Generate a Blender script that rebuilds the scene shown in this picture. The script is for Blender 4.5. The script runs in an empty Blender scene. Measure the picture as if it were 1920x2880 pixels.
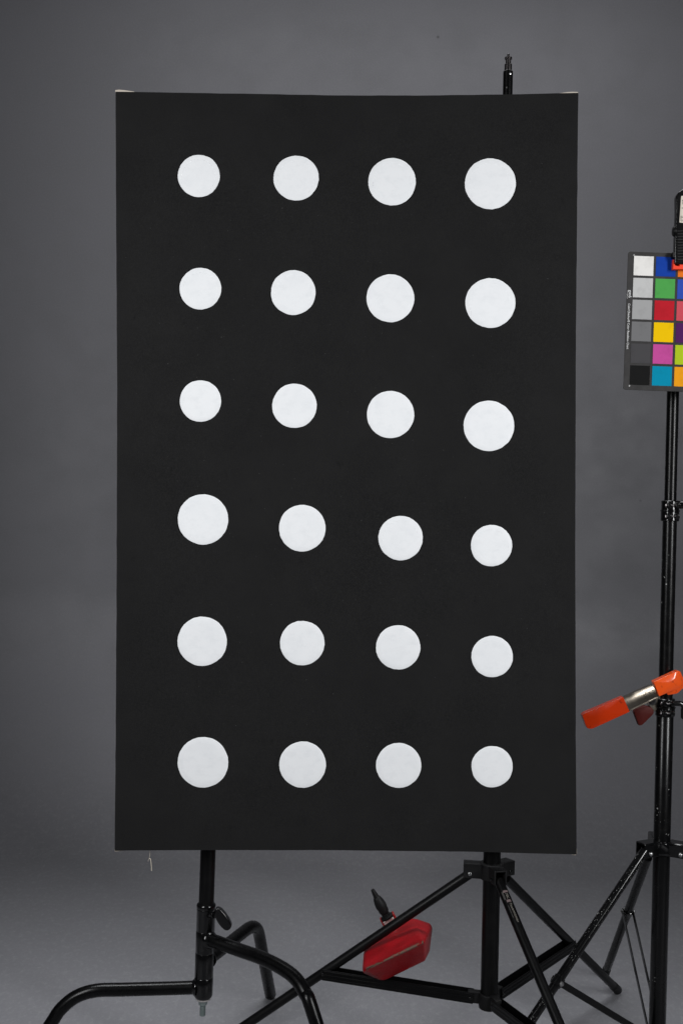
import bpy, bmesh, math, random
from mathutils import Vector, Matrix, noise
random.seed(7)
sc = bpy.context.scene
COL = sc.collection
R = math.radians

# ------------------------------------------------------------------ camera, world, lamps, exposure
CAMD, CAMH, ROLL, FPX = 2.35, 1.222, R(1.4), 1350 * 2.35
RIGHT = Vector((math.cos(ROLL), 0, math.sin(ROLL)))
UP = Vector((-math.sin(ROLL), 0, math.cos(ROLL)))
FWD = Vector((0, 1, 0))
EYE = Vector((0, -CAMD, CAMH))
cd = bpy.data.cameras.new('camera'); cam = bpy.data.objects.new('camera', cd); COL.objects.link(cam)
cam.matrix_world = Matrix(((RIGHT.x, UP.x, 0, EYE.x), (RIGHT.y, UP.y, -1, EYE.y), (RIGHT.z, UP.z, 0, EYE.z), (0, 0, 0, 1)))
cd.sensor_width = 36; cd.sensor_fit = 'AUTO'; cd.lens = 36 * FPX / 2880; cd.clip_start = .05; cd.clip_end = 60
sc.camera = cam
w = bpy.data.worlds.new('World'); sc.world = w; w.use_nodes = True
bg = w.node_tree.nodes['Background']; bg.inputs[0].default_value = (.75, .8, 1, 1); bg.inputs[1].default_value = .012
sc.view_settings.view_transform = 'Standard'; sc.view_settings.look = 'None'
sc.view_settings.exposure = 0; sc.view_settings.gamma = 1; sc.view_settings.use_curve_mapping = False


def softbox(name, loc, target, sx, sy, power, color=(1, 1, 1), spread=180):
    l = bpy.data.lights.new(name, 'AREA'); l.shape = 'RECTANGLE'; l.size = sx; l.size_y = sy
    l.energy = power; l.color = color; l.spread = R(spread)
    o = bpy.data.objects.new(name, l); COL.objects.link(o); o.location = loc
    o.rotation_euler = (Vector(target) - Vector(loc)).to_track_quat('-Z', 'Y').to_euler()
    return o


softbox('softbox', (-1.5, -1.8, 1.82), (0.1, 0.4, 1.08), .45, 1.45, 17.8, (.985, .99, 1), 120)
softbox('softbox', (2.0, -1.9, 1.82), (0.1, 0.4, 1.08), .45, 1.45, 25, (.985, .99, 1), 120)
softbox('floor_fill', (-.15, .26, 2.9), (-.15, .22, 0), 2.2, .4, 5.0, (.96, .98, 1), 54)  # unseen fill light, added to brighten the floor behind the painting
softbox('wall_fill', (.2, 1.1, 3.6), (.2, 2.1, .8), 2.6, .5, 14, (.98, .98, 1))  # added fill out of view, lifts the upper part of the wall


# ------------------------------------------------------------------ helpers
def P(px, py, Y=0.0):
    """photo pixel (1920 x 2880) at world depth Y -> world point"""
    d = CAMD + Y
    return EYE + FWD * d + RIGHT * ((px - 960) * d / FPX) + UP * ((1440 - py) * d / FPX)


def W(n, Y=0.0):
    return n * (CAMD + Y) / FPX


def foot_on(p, q, Y, z0):
    """extend the pixel line p-q to where, at depth Y, it reaches height z0"""
    a = P(p[0], p[1], Y).z; b = P(q[0], q[1], Y).z
    t = (z0 - a) / (b - a)
    return P(p[0] + (q[0] - p[0]) * t, p[1] + (q[1] - p[1]) * t, Y)


def empty(name, loc, label, cat, group=None):
    o = bpy.data.objects.new(name, None); COL.objects.link(o); o.location = loc
    o.empty_display_size = .05
    o['label'] = label; o['category'] = cat
    if group: o['group'] = group
    return o


def obj(name, bm, m, parent=None, smooth=True, bev=0, label=None, angle=38, seg=2):
    bmesh.ops.recalc_face_normals(bm, faces=bm.faces)
    me = bpy.data.meshes.new(name); bm.to_mesh(me); bm.free()
    me.materials.append(m)
    o = bpy.data.objects.new(name, me); COL.objects.link(o)
    if parent:
        o.parent = parent
        base = parent
        off = Vector(base.location)
        while base.parent: base = base.parent; off += Vector(base.location)
        o.location = -off
    if smooth:
        for p in me.polygons: p.use_smooth = True
        try:
            me.set_sharp_from_angle(angle=R(angle))
        except Exception: pass
    if bev:
        b = o.modifiers.new('bevel', 'BEVEL'); b.width = bev; b.segments = seg; b.limit_method = 'ANGLE'; b.angle_limit = R(30)
        b.harden_normals = False
    if label: o['label'] = label
    return o


def split_obj(name, bm, m, parent, **kw):
    """one object per separate piece of the mesh"""
    seen = set(); out = []
    for v in list(bm.verts):
        if v in seen: continue
        isl = []; st = [v]; seen.add(v)
        while st:
            a = st.pop(); isl.append(a)
            for e in a.link_edges:
                b = e.other_vert(a)
                if b not in seen: seen.add(b); st.append(b)
        nb = bmesh.new(); mp = {a: nb.verts.new(a.co) for a in isl}
        for f in {f for a in isl for f in a.link_faces}: nb.faces.new([mp[q] for q in f.verts])
        out.append(obj(name, nb, m, parent, **kw))
    bm.free(); return out


def frame(d, hint=None):
    d = Vector(d).normalized()
    h = Vector(hint) if hint is not None else (Vector((0, 0, 1)) if abs(d.z) < .9 else Vector((0, 1, 0)))
    a = (h - d * h.dot(d)).normalized(); b = d.cross(a)
    return a, b


def lathe(bm, o, d, prof, n=32, squash=1.0, phase=0):
    """prof: list of (s, r) along unit d from o, ends closed"""
    o = Vector(o); d = Vector(d).normalized(); a, b = frame(d)
    rings = []
    for s, r in prof:
        if r <= 1e-6:
            rings.append([bm.verts.new(o + d * s)]); continue
        rings.append([bm.verts.new(o + d * s + (a * math.cos(t) + b * math.sin(t) * squash) * r)
                      for t in [2 * math.pi * k / n + phase for k in range(n)]])
    for r0, r1 in zip(rings, rings[1:]):
        if len(r0) == 1 and len(r1) == 1: continue
        for k in range(n):
            j = (k + 1) % n
            if len(r0) == 1: bm.faces.new((r0[0], r1[k], r1[j]))
            elif len(r1) == 1: bm.faces.new((r0[k], r0[j], r1[0]))
            else: bm.faces.new((r0[k], r0[j], r1[j], r1[k]))
    for r in (rings[0], rings[-1]):
        if len(r) > 2: bm.faces.new(r)


def tube(bm, p, q, r, r2=None, n=24, cap=.0):
    p = Vector(p); q = Vector(q); L = (q - p).length; r2 = r if r2 is None else r2
    pr = [(0, r), (L, r2)]
    if cap:
        pr = [(0, r - cap), (cap * .6, r - cap * .25), (cap, r), (L - cap, r2), (L - cap * .6, r2 - cap * .25), (L, r2 - cap)]
    lathe(bm, p, q - p, pr, n)


def sweep(bm, pts, r, n=20, round_end=True):
    pts = [Vector(p) for p in pts]
    T = [(pts[min(i + 1, len(pts) - 1)] - pts[max(i - 1, 0)]).normalized() for i in range(len(pts))]
    a, _ = frame(T[0])
    rings = []
    def ring(c, t, a, rr):
        a = (a - t * a.dot(t)).normalized(); b = t.cross(a)
        return a, [bm.verts.new(c + (a * math.cos(2 * math.pi * k / n) + b * math.sin(2 * math.pi * k / n)) * rr) for k in range(n)]
    if round_end:
        a, rg = ring(pts[0] - T[0] * r * .0, T[0], a, r * .97); rings.append(rg)
    for i, p in enumerate(pts):
        a, rg = ring(p + T[i] * (1e-4 if i == 0 and round_end else 0), T[i], a, r); rings.append(rg)
    if round_end:
        for k in (.4, .75, .95):
            a, rg = ring(pts[-1] + T[-1] * r * .55 * k, T[-1], a, r * math.sqrt(max(.02, 1 - k * k))); rings.append(rg)
    for r0, r1 in zip(rings, rings[1:]):
        for k in range(n):
            j = (k + 1) % n; bm.faces.new((r0[k], r0[j], r1[j], r1[k]))
    bm.faces.new(rings[0]); bm.faces.new(rings[-1])


def catmull(pts, m=8):
    pts = [Vector(p) for p in pts]
    q = [pts[0] * 2 - pts[1]] + pts + [pts[-1] * 2 - pts[-2]]
    out = []
    for i in range(1, len(q) - 2):
        for k in range(m):
            t = k / m; p0, p1, p2, p3 = q[i - 1:i + 3]
            out.append(.5 * ((2 * p1) + (p2 - p0) * t + (2 * p0 - 5 * p1 + 4 * p2 - p3) * t * t + (3 * p1 - p0 - 3 * p2 + p3) * t ** 3))
    out.append(pts[-1]); return out


def fillet(pts, rad, m=10):
    pts = [Vector(p) for p in pts]; out = [pts[0]]
    for i in range(1, len(pts) - 1):
        a = (pts[i - 1] - pts[i]); b = (pts[i + 1] - pts[i])
        t = min(rad[i - 1], a.length * .48 if i > 1 else a.length * .9, b.length * .9)
        s = pts[i] + a.normalized() * t; e = pts[i] + b.normalized() * t
        for k in range(m + 1):
            u = k / m; out.append(s * (1 - u) ** 2 + pts[i] * 2 * u * (1 - u) + e * u * u)
    out.append(pts[-1]); return out


def box(bm, c, ax, ay, az, hx, hy, hz):
    c = Vector(c); v = []
    for i in (-1, 1):
        for j in (-1, 1):
            for k in (-1, 1):
                v.append(bm.verts.new(c + ax * hx * i + ay * hy * j + az * hz * k))
    for f in ((0, 1, 3, 2), (4, 6, 7, 5), (0, 4, 5, 1), (2, 3, 7, 6), (0, 2, 6, 4), (1, 5, 7, 3)):
        bm.faces.new([v[i] for i in f])


def beam(bm, p, q, hint, wd, th):
    """box from p to q, wd across the hint direction's normal, th along the hint"""
    p = Vector(p); q = Vector(q); a, b = frame(q - p, hint)
    box(bm, (p + q) / 2, (q - p).normalized(), b, a, (q - p).length / 2, wd / 2, th / 2)


def prism(bm, pts, Y0, Y1, zoom=None):
    """pixel polygon extruded from depth Y0 to Y1 along the world depth axis"""
    f = [P(x, y, Y0) for x, y in pts]
    a = [bm.verts.new(p) for p in f]
    b = [bm.verts.new(p + FWD * (Y1 - Y0)) for p in f]
    bm.faces.new(a); bm.faces.new(list(reversed(b)))
    n = len(pts)
    for i in range(n):
        j = (i + 1) % n; bm.faces.new((a[j], a[i], b[i], b[j]))


def smooth_poly(pts, m=5, sharp=()):
    out = []; n = len(pts)
    for i in range(n):
        p0, p1, p2, p3 = [Vector(pts[(i + k) % n]) for k in (-1, 0, 1, 2)]
        for k in range(m):
            t = k / m
            q = .5 * ((2 * p1) + (p2 - p0) * t + (2 * p0 - 5 * p1 + 4 * p2 - p3) * t * t + (3 * p1 - p0 - 3 * p2 + p3) * t ** 3)
            out.append((q.x, q.y))
    return out


def rounded(pts, r, m=4):
    out = []; n = len(pts)
    for i in range(n):
        p = Vector(pts[i]); a = Vector(pts[i - 1]) - p; b = Vector(pts[(i + 1) % n]) - p
        rr = r[i] if isinstance(r, (list, tuple)) else r
        t = min(rr, a.length * .45, b.length * .45)
        s = p + a.normalized() * t; e = p + b.normalized() * t
        for k in range(m + 1):
            u = k / m; q = s * (1 - u) ** 2 + p * 2 * u * (1 - u) + e * u * u; out.append((q.x, q.y))
    return out


# ------------------------------------------------------------------ materials
def lin(c):
    c = c / 255.
    return c / 12.92 if c <= .04045 else ((c + .055) / 1.055) ** 2.4


def srgb(r, g, b, k=1.0): return (lin(r) * k, lin(g) * k, lin(b) * k, 1)


def mat(name, color, rough=.5, metal=0, spec=.5):
    m = bpy.data.materials.new(name); m.use_nodes = True
    b = m.node_tree.nodes['Principled BSDF']
    b.inputs['Base Color'].default_value = color if len(color) == 4 else (*color, 1)
    b.inputs['Roughness'].default_value = rough; b.inputs['Metallic'].default_value = metal
    b.inputs['Specular IOR Level'].default_value = spec
    return m, m.node_tree, b


def N(nt, t, **kw):
    n = nt.nodes.new(t)
    for k, v in kw.items():
        if k in n.inputs: n.inputs[k].default_value = v
        else: setattr(n, k, v)
    return n


def coords(nt, scale=(1, 1, 1)):
    g = N(nt, 'ShaderNodeNewGeometry'); mp = N(nt, 'ShaderNodeMapping')
    mp.inputs['Scale'].default_value = scale
    nt.links.new(g.outputs['Position'], mp.inputs[0]); return mp.outputs[0]


def ramp(nt, fac, stops):
    r = N(nt, 'ShaderNodeValToRGB')
    e = r.color_ramp.elements
    while len(e) < len(stops): e.new(.5)
    for k, (p, c) in enumerate(stops):
        e[k].position = p; e[k].color = c if isinstance(c, tuple) else (c, c, c, 1)
    nt.links.new(fac, r.inputs[0]); return r.outputs[0]


def mix(nt, fac, a, b):
    m = N(nt, 'ShaderNodeMix', data_type='RGBA')
    for v, i in ((fac, 0), (a, 6), (b, 7)):
        if isinstance(v, (tuple, float, int)): m.inputs[i].default_value = v
        else: nt.links.new(v, m.inputs[i])
    return m.outputs[2]


def noise_node(nt, co, scale, detail=4, rough=.55):
    n = N(nt, 'ShaderNodeTexNoise', Scale=scale, Detail=detail, Roughness=rough)
    nt.links.new(co, n.inputs['Vector']); return n.outputs[0]


def bump(nt, bsdf, h, strength, dist):
    b = N(nt, 'ShaderNodeBump', Strength=strength, Distance=dist)
    nt.links.new(h, b.inputs['Height']); nt.links.new(b.outputs[0], bsdf.inputs['Normal'])


# backdrop: grey painted sweep with faint roller patches, specks and dust
def backdrop_material():
    m, nt, b = mat('backdrop_paint', (.2, .2, .21), .5, 0, .35)
    co = coords(nt)
    big = noise_node(nt, co, 1.1, 2)
    c = mix(nt, ramp(nt, big, [(.3, 0.), (.7, 1.)]), (.197, .197, .212, 1), (.212, .211, .229, 1))
    mid = noise_node(nt, coords(nt, (1, 1, 1.2)), 6, 6, .65)
    c = mix(nt, ramp(nt, mid, [(.48, 0.), (.66, .22)]), c, (.178, .178, .187, 1))
    # worn lighter scuffs on the floor
    fine = noise_node(nt, coords(nt, (1, 1, 1)), 160, 3, .7)
    c = mix(nt, ramp(nt, fine, [(.45, 0.), (.75, .5)]), c, (.26, .265, .27, 1))
    # paint on the walked-on floor is scuffed and speckled
    gz = N(nt, 'ShaderNodeNewGeometry'); sz = N(nt, 'ShaderNodeSeparateXYZ'); nt.links.new(gz.outputs['Position'], sz.inputs[0])
    low = ramp(nt, sz.outputs[2], [(0., 1.), (.25, 0.)])
    scf = noise_node(nt, coords(nt, (1, .6, 1)), 70, 8, .75)
    sc2 = N(nt, 'ShaderNodeMath', operation='MULTIPLY'); nt.links.new(low, sc2.inputs[0]); nt.links.new(ramp(nt, scf, [(.50, 0.), (.68, .42)]), sc2.inputs[1])
    c = mix(nt, sc2.outputs[0], c, (.34, .35, .35, 1))
    v = N(nt, 'ShaderNodeTexVoronoi', Scale=5.5); nt.links.new(co, v.inputs['Vector'])
    sp = ramp(nt, v.outputs['Distance'], [(.0, 1.), (.026, .9), (.05, 0.)])
    sel = N(nt, 'ShaderNodeSeparateColor'); nt.links.new(v.outputs['Color'], sel.inputs[0])
    pick = N(nt, 'ShaderNodeMath', operation='GREATER_THAN'); pick.inputs[1].default_value = .8
    nt.links.new(sel.outputs[0], pick.inputs[0])
    mm = N(nt, 'ShaderNodeMath', operation='MULTIPLY'); nt.links.new(sp, mm.inputs[0]); nt.links.new(pick.outputs[0], mm.inputs[1])
    m2 = N(nt, 'ShaderNodeMath', operation='MULTIPLY'); nt.links.new(mm.outputs[0], m2.inputs[0]); m2.inputs[1].default_value = .85
    c = mix(nt, m2.outputs[0], c, (.05, .05, .052, 1))
    nt.links.new(c, b.inputs['Base Color'])
    rr = ramp(nt, mid, [(.3, .42), (.7, .56)]); nt.links.new(rr, b.inputs['Roughness'])
    bump(nt, b, noise_node(nt, co, 220, 3, .6), .25, .0008)
    return m


M = {}
M['backdrop'] = backdrop_material()


def black_paint(name, base=.006, rough=.28, chips=0., spec=.5, chip_scale=260, chip_col=.45):
    m, nt, b = mat(name, (base, base, base * 1.08), rough, 0, spec)
    co = coords(nt)
    sm = noise_node(nt, co, 28, 5, .7)
    nt.links.new(ramp(nt, sm, [(.3, rough * .9), (.72, min(1, rough * 1.25))]), b.inputs['Roughness'])
    c = mix(nt, ramp(nt, sm, [(.5, 0.), (.9, 1.)]), (base, base, base * 1.08, 1), (base * 2.2, base * 2.2, base * 2.2, 1))
    if chips:
        f = noise_node(nt, co, chip_scale, 2, .6)
        a = noise_node(nt, co, 16, 2, .5)
        t1 = ramp(nt, f, [(.685, 0.), (.70, 1.)]); t2 = ramp(nt, a, [(.62 - chips * .2, 0.), (.66 - chips * .2, 1.)])
        mm = N(nt, 'ShaderNodeMath', operation='MULTIPLY'); nt.links.new(t1, mm.inputs[0]); nt.links.new(t2, mm.inputs[1])
        c = mix(nt, mm.outputs[0], c, (chip_col, chip_col, chip_col * .97, 1))
    nt.links.new(c, b.inputs['Base Color'])
    bump(nt, b, noise_node(nt, co, 500, 2), .03, .0002)
    return m


M['tube'] = black_paint('black_painted_steel', .0022, .26, 0, .24)
M['tube_chipped'] = black_paint('chipped_black_paint', .003, .16, 1., chip_scale=330, chip_col=.6)
M['tube_worn'] = black_paint('worn_black_paint', .003, .24, .18, .3, chip_scale=170, chip_col=.35)
M['satin'] = black_paint('black_anodised_tube', .0024, .36, 0, .2)
M['plastic'] = black_paint('black_moulded_plastic', .0055, .55, 0, .2)
M['gloss'] = black_paint('black_cast_metal', .0035, .14)
M['bolt'] = mat('zinc_bolt', (.42, .42, .42), .32, 1)[0]
M['nut'] = mat('zinc_nut', (.20, .24, .24), .4, .3)[0]
M['spigot'] = mat('blackened_steel', (.28, .26, .26), .24, 1)[0]


def canvas_material():
    m, nt, b = mat('black_painted_canvas', (.0135, .0135, .0137), .9, 0, .12)
    co = coords(nt)
    big = noise_node(nt, co, 6, 6, .7)
    c = mix(nt, ramp(nt, big, [(.35, 0.), (.7, 1.)]), (.0078, .0078, .0081, 1), (.0128, .0128, .0129, 1))
    fine = noise_node(nt, co, 650, 2, .6)
    c = mix(nt, ramp(nt, fine, [(.40, 0.), (.72, 1.)]), c, (.019, .019, .019, 1))
    scr = noise_node(nt, coords(nt, (1, 1, .5)), 55, 7, .8)
    c = mix(nt, ramp(nt, scr, [(.60, 0.), (.72, .8)]), c, (.005, .005, .005, 1))
    lint = noise_node(nt, co, 300, 1, .5)
    c = mix(nt, ramp(nt, lint, [(.80, 0.), (.83, .7)]), c, (.12, .12, .12, 1))
    nt.links.new(c, b.inputs['Base Color'])
    # woven threads
    wv = N(nt, 'ShaderNodeTexWave', Scale=420, Distortion=1.5); wv.bands_direction = 'X'; nt.links.new(co, wv.inputs[0])
    wz = N(nt, 'ShaderNodeTexWave', Scale=420, Distortion=1.5); wz.bands_direction = 'Z'; nt.links.new(co, wz.inputs[0])
    ad = N(nt, 'ShaderNodeMath', operation='ADD'); nt.links.new(wv.outputs['Fac'], ad.inputs[0]); nt.links.new(wz.outputs['Fac'], ad.inputs[1])
    bump(nt, b, ad.outputs[0], .35, .0003)
    return m


def white_dot_material():
    m, nt, b = mat('white_acrylic_paint', (.8, .82, .83), .6, 0, .3)
    co = coords(nt)
    br = noise_node(nt, coords(nt, (1, 1, 1.3)), 48, 6, .65)
    c = mix(nt, ramp(nt, br, [(.48, 0.), (.70, .5)]), (.83, .845, .86, 1), (.735, .755, .775, 1))
    th = noise_node(nt, co, 14, 3)
    c = mix(nt, ramp(nt, th, [(.45, 0.), (.75, .4)]), c, (.74, .765, .79, 1))
    nt.links.new(c, b.inputs['Base Color'])
    bump(nt, b, noise_node(nt, coords(nt, (1, 1, 2.4)), 180, 4), .3, .0004)
    return m


M['canvas'] = canvas_material()
M['dot'] = white_dot_material()
M['linen'] = mat('raw_linen', (.55, .49, .42), .85)[0]
M['wood'] = mat('pine_bar', (.42, .3, .18), .7)[0]
M['thread'] = mat('linen_thread', (.62, .56, .46), .8)[0]


def red_material():
    m, nt, b = mat('chipped_red_enamel', (.3, .006, .01), .5, 0, .25)
    co = coords(nt)
    at = N(nt, 'ShaderNodeAttribute', attribute_name='wear')
    n1 = noise_node(nt, co, 95, 6, .75)
    sm = N(nt, 'ShaderNodeMath', operation='ADD'); nt.links.new(at.outputs['Fac'], sm.inputs[0]); nt.links.new(n1, sm.inputs[1])
    mk = ramp(nt, sm.outputs[0], [(.96, 0.), (.99, 1.)])
    base = mix(nt, ramp(nt, noise_node(nt, co, 22, 3), [(.4, 0.), (.7, 1.)]), (.30, .002, .006, 1), (.20, .002, .004, 1))
    nt.links.new(mix(nt, mk, base, (.15, .10, .075, 1)), b.inputs['Base Color'])
    nt.links.new(ramp(nt, noise_node(nt, co, 400, 2), [(.4, .38), (.6, .55)]), b.inputs['Roughness'])
    bump(nt, b, noise_node(nt, co, 420, 3, .6), .4, .0008)
    return m


M['red'] = red_material()
M['red_flat'] = mat('red_enamel', (.30, .01, .01), .4)[0]
M['rubber'] = black_paint('black_rubber', .007, .5, 0, .2)
M['silver'] = mat('dull_aluminium', (.62, .6, .58), .45, .6)[0]


def orange_material(name, c1, c2):
    m, nt, b = mat(name, c1, .14, 0, .6)
    co = coords(nt)
    g = ramp(nt, noise_node(nt, co, 75, 5, .65), [(.60, 0.), (.68, .75)])
    nt.links.new(mix(nt, g, (*c1, 1), (*c2, 1)), b.inputs['Base Color'])
    bump(nt, b, noise_node(nt, co, 30, 3), .3, .002)
    return m


M['orange'] = orange_material('orange_vinyl', (.44, .028, .003), (.15, .012, .004))
M['orange_bright'] = orange_material('bright_orange_vinyl', (.74, .085, .012), (.25, .03, .01))
M['dark_orange'] = mat('dark_red_vinyl', (.07, .006, .004), .55, 0, .2)[0]


def steel_material():
    m, nt, b = mat('nickel_plated_steel', (.25, .22, .18), .27, 1)
    co = coords(nt)
    nt.links.new(ramp(nt, noise_node(nt, co, 60, 3), [(.3, .26), (.7, .36)]), b.inputs['Roughness'])
    bump(nt, b, noise_node(nt, co, 300, 2, .5), .06, .0004)
    return m


M['steel'] = steel_material()
M['red_pad'] = mat('red_orange_plastic', (.85, .05, .015), .5, 0, .2)[0]
M['print'] = mat('printed_silver_ink', (.16, .15, .13), .5)[0]
M['print_soft'] = mat('worn_printed_ink', (.045, .042, .04), .5)[0]
M['print_rose'] = mat('worn_rose_ink', (.15, .11, .11), .5)[0]
M['white_ink'] = mat('white_ink', (.75, .75, .75), .5)[0]
M['label'] = mat('cream_paper_label', (.60, .54, .46), .6)[0]
M['label_ink'] = mat('grey_label_ink', (.12, .12, .10), .6)[0]


def board_material():
    m, nt, b = mat('charcoal_card', (.035, .034, .034), .7, 0, .15)
    co = coords(nt)
    c = mix(nt, ramp(nt, noise_node(nt, co, 26, 5, .7), [(.35, 0.), (.75, 1.)]), (.031, .030, .030, 1), (.052, .050, .050, 1))
    nt.links.new(c, b.inputs['Base Color']); return m


M['board'] = board_material()


def text_mesh(body, size, m, name, parent, origin, xdir, ydir, bold=0., extrude=.0002, sx=1., align='LEFT', shear=0.):
    cu = bpy.data.curves.new(name, 'FONT'); cu.body = body; cu.size = size; cu.extrude = extrude; cu.offset = bold
    cu.align_x = align; cu.shear = shear; cu.resolution_u = 3
    tmp = bpy.data.objects.new(name + '_tmp', cu); COL.objects.link(tmp)
    bpy.context.view_layer.update()
    me = bpy.data.meshes.new_from_object(tmp.evaluated_get(bpy.context.evaluated_depsgraph_get()))
    bpy.data.objects.remove(tmp)
    xd = Vector(xdir).normalized(); yd = Vector(ydir).normalized(); zd = xd.cross(yd)
    for v in me.vertices:
        c = v.co.copy(); v.co = Vector(origin) + xd * c.x * sx + yd * c.y + zd * c.z
    me.name = name; me.materials.clear(); me.materials.append(m)
    o = bpy.data.objects.new(name, me); COL.objects.link(o); o.parent = parent
    base = parent; off = Vector(base.location)
    while base.parent: base = base.parent; off += Vector(base.location)
    o.location = -off
    return o


# ------------------------------------------------------------------ the sweep (floor, curve and wall in one sheet)
YW, RC, ZT = 2.4, .9, 4.6
prof = [(-5.0, 0), (-3, 0), (-1.5, 0), (-.5, 0), (YW - RC, 0)]
for k in range(1, 41):
    a = math.pi / 2 * k / 40; prof.append((YW - RC + RC * math.sin(a), RC - RC * math.cos(a)))
prof += [(YW, 1.4), (YW, 2.2), (YW, 3.0), (YW, ZT)]
bm = bmesh.new(); rows = []
for (y, z) in prof:
    rows.append([bm.verts.new((-3.8 + 7.6 * i / 24, y, z)) for i in range(25)])
for a, b in zip(rows, rows[1:]):
    for i in range(24): bm.faces.new((a[i], a[i + 1], b[i + 1], b[i]))
o = obj('backdrop', bm, M['backdrop'], angle=60)
o['kind'] = 'structure'

# ------------------------------------------------------------------ the painting
base = P(972, 2398, 0.015)
pt = empty('painting', base, 'tall black canvas painting with rows of white circles hung on the stands', 'painting')
TH = .032


def lerp_curve(t, pts):
    for (a, va), (b, vb) in zip(pts, pts[1:]):
        if t <= b:
            u = (t - a) / (b - a); u = u * u * (3 - 2 * u) * .35 + u * .65
            return va + (vb - va) * u
    return pts[-1][1]


top = [(0, 257.8), (.25, 263), (.5, 268.5), (.66, 268.5), (.82, 266), (1, 261.2)]
bot = [(0, 2392.5), (.15, 2391), (.45, 2391), (.75, 2395), (1, 2403)]
lft = [(0, 325.5), (.1, 326.5), (.4, 330), (.65, 328.5), (.85, 326), (1, 323)]
rgt = [(0, 1625), (.08, 1623), (.35, 1618), (.6, 1616.5), (.85, 1618), (1, 1620.5)]


def canvas_pt(u, v):
    x0 = lerp_curve(v, lft); x1 = lerp_curve(v, rgt); y0 = lerp_curve(u, top); y1 = lerp_curve(u, bot)
    X = x0 + (x1 - x0) * u; Yp = y0 + (y1 - y0) * v
    e = min(u, 1 - u) * 1300; f = min(v, 1 - v) * 2137
    if e < 1: X += noise.noise((Yp * .02, u * 9, 0)) * .9
    if f < 1: Yp += noise.noise((X * .02, v * 9, 3)) * .9
    dep = -.002 * math.sin(math.pi * u) * math.sin(math.pi * v) + .0012 * noise.noise((u * 2.5, v * 4, 1.3)) * min(1, e / 60) * min(1, f / 60)
    return X, Yp, dep


NU, NV = 40, 64
bm = bmesh.new(); g = []
for j in range(NV + 1):
    row = []
    for i in range(NU + 1):
        x, y, d = canvas_pt(i / NU, j / NV); row.append(bm.verts.new(P(x, y, d)))
    g.append(row)
for j in range(NV):
    for i in range(NU): bm.faces.new((g[j][i], g[j][i + 1], g[j + 1][i + 1], g[j + 1][i]))
loop = [g[0][i] for i in range(NU)] + [g[j][NU] for j in range(NV)] + [g[NV][i] for i in range(NU, 0, -1)] + [g[j][0] for j in range(NV, 0, -1)]
cen = P(972, 1328, 0)
r1 = []; r2 = []; r3 = []
for v in loop:
    dv = (v.co - cen); dv.y = 0
    r1.append(bm.verts.new(v.co + FWD * .0025 + dv.normalized() * .0004))
    r2.append(bm.verts.new(Vector((v.co.x, TH, v.co.z)) - dv.normalized() * .0005))
    ins = Vector((-1 if dv.x > 0 else 1, 0, -1 if dv.z > 0 else 1)) * .03
    r3.append(bm.verts.new(Vector((v.co.x + ins.x, TH + .0004, v.co.z + ins.z))))
n = len(loop)
for a, b in ((loop, r1), (r1, r2), (r2, r3)):
    for i in range(n):
        j = (i + 1) % n; bm.faces.new((a[i], a[j], b[j], b[i]))
cv = obj('canvas', bm, M['canvas'], pt, angle=50)
# stretcher bars behind
L0, T0, R0, B0 = 329, 272, 1613, 2388
for (x0, y0, x1, y1) in ((L0, T0, R0, T0 + 60), (L0, B0 - 60, R0, B0), (L0, T0 + 61, L0 + 60, B0 - 61), (R0 - 60, T0 + 61, R0, B0 - 61), (L0 + 61, 1300, R0 - 61, 1360)):
    bm = bmesh.new(); c = P((x0 + x1) / 2, (y0 + y1) / 2, 0); c.y = .018
    box(bm, c, RIGHT, FWD, UP, W((x1 - x0) / 2), .010, W((y1 - y0) / 2))
    obj('stretcher_bar', bm, M['wood'], pt, bev=.001)
DOTS = [(457, 404, 48.3), (680, 409, 51.7), (900, 417.5, 54.6), (1125.3, 422, 58.5),
        (460.5, 663, 47.7), (673.5, 672, 51.4), (896, 685, 54.8), (1125.2, 696, 57.2),
        (460.5, 921, 47.6), (676, 932, 51), (896.3, 952, 54.2), (1122, 978, 58),
        (466.5, 1193, 57.8), (694, 1213, 53.5), (919.5, 1235.8, 51), (1128, 1253, 47.5),
        (464.8, 1473, 56.6), (694, 1477, 51.1), (914, 1486.7, 50.8), (1129.5, 1508, 47.5),
        (466.6, 1751, 58.1), (695, 1756, 53.3), (915, 1758, 51.6), (1129.4, 1761, 47.4)]
S = 1920 / 1568.
for k, (x, y, r) in enumerate(DOTS):
    bm = bmesh.new(); NR = 96
    wob = lambda a: 1 + .014 * noise.noise((math.cos(a) * 1.6 + k * 7, math.sin(a) * 1.6, 0)) + .011 * noise.noise((math.cos(a) * 7, math.sin(a) * 7 + k * 3, 5))
    rings = []
    cxp, cyp = x * S, y * S
    def dpt(px, py, lift):
        u = (px - 325) / 1295.; v = (py - 262) / 2132.
        d = -.002 * math.sin(math.pi * u) * math.sin(math.pi * v) + .0012 * noise.noise((u * 2.5, v * 4, 1.3))
        return P(px, py, d - lift)
    for rf, lift in ((1.0, -.0006), (1.0, .0006), (.985, .0009), (.75, .0008), (.5, .0008), (.25, .0008)):
        rings.append([bm.verts.new(dpt(cxp + math.cos(a) * r * S * rf * wob(a), cyp + math.sin(a) * r * S * rf * wob(a), lift))
                      for a in [2 * math.pi * i / NR for i in range(NR)]])
    c = bm.verts.new(dpt(cxp, cyp, .0008))
    for a, b in zip(rings, rings[1:]):
        for i in range(NR):
            j = (i + 1) % NR; bm.faces.new((a[i], a[j], b[j], b[i]))
    for i in range(NR): bm.faces.new((rings[-1][i], rings[-1][(i + 1) % NR], c))
    obj('painted_circle', bm, M['dot'], pt, angle=30)
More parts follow.
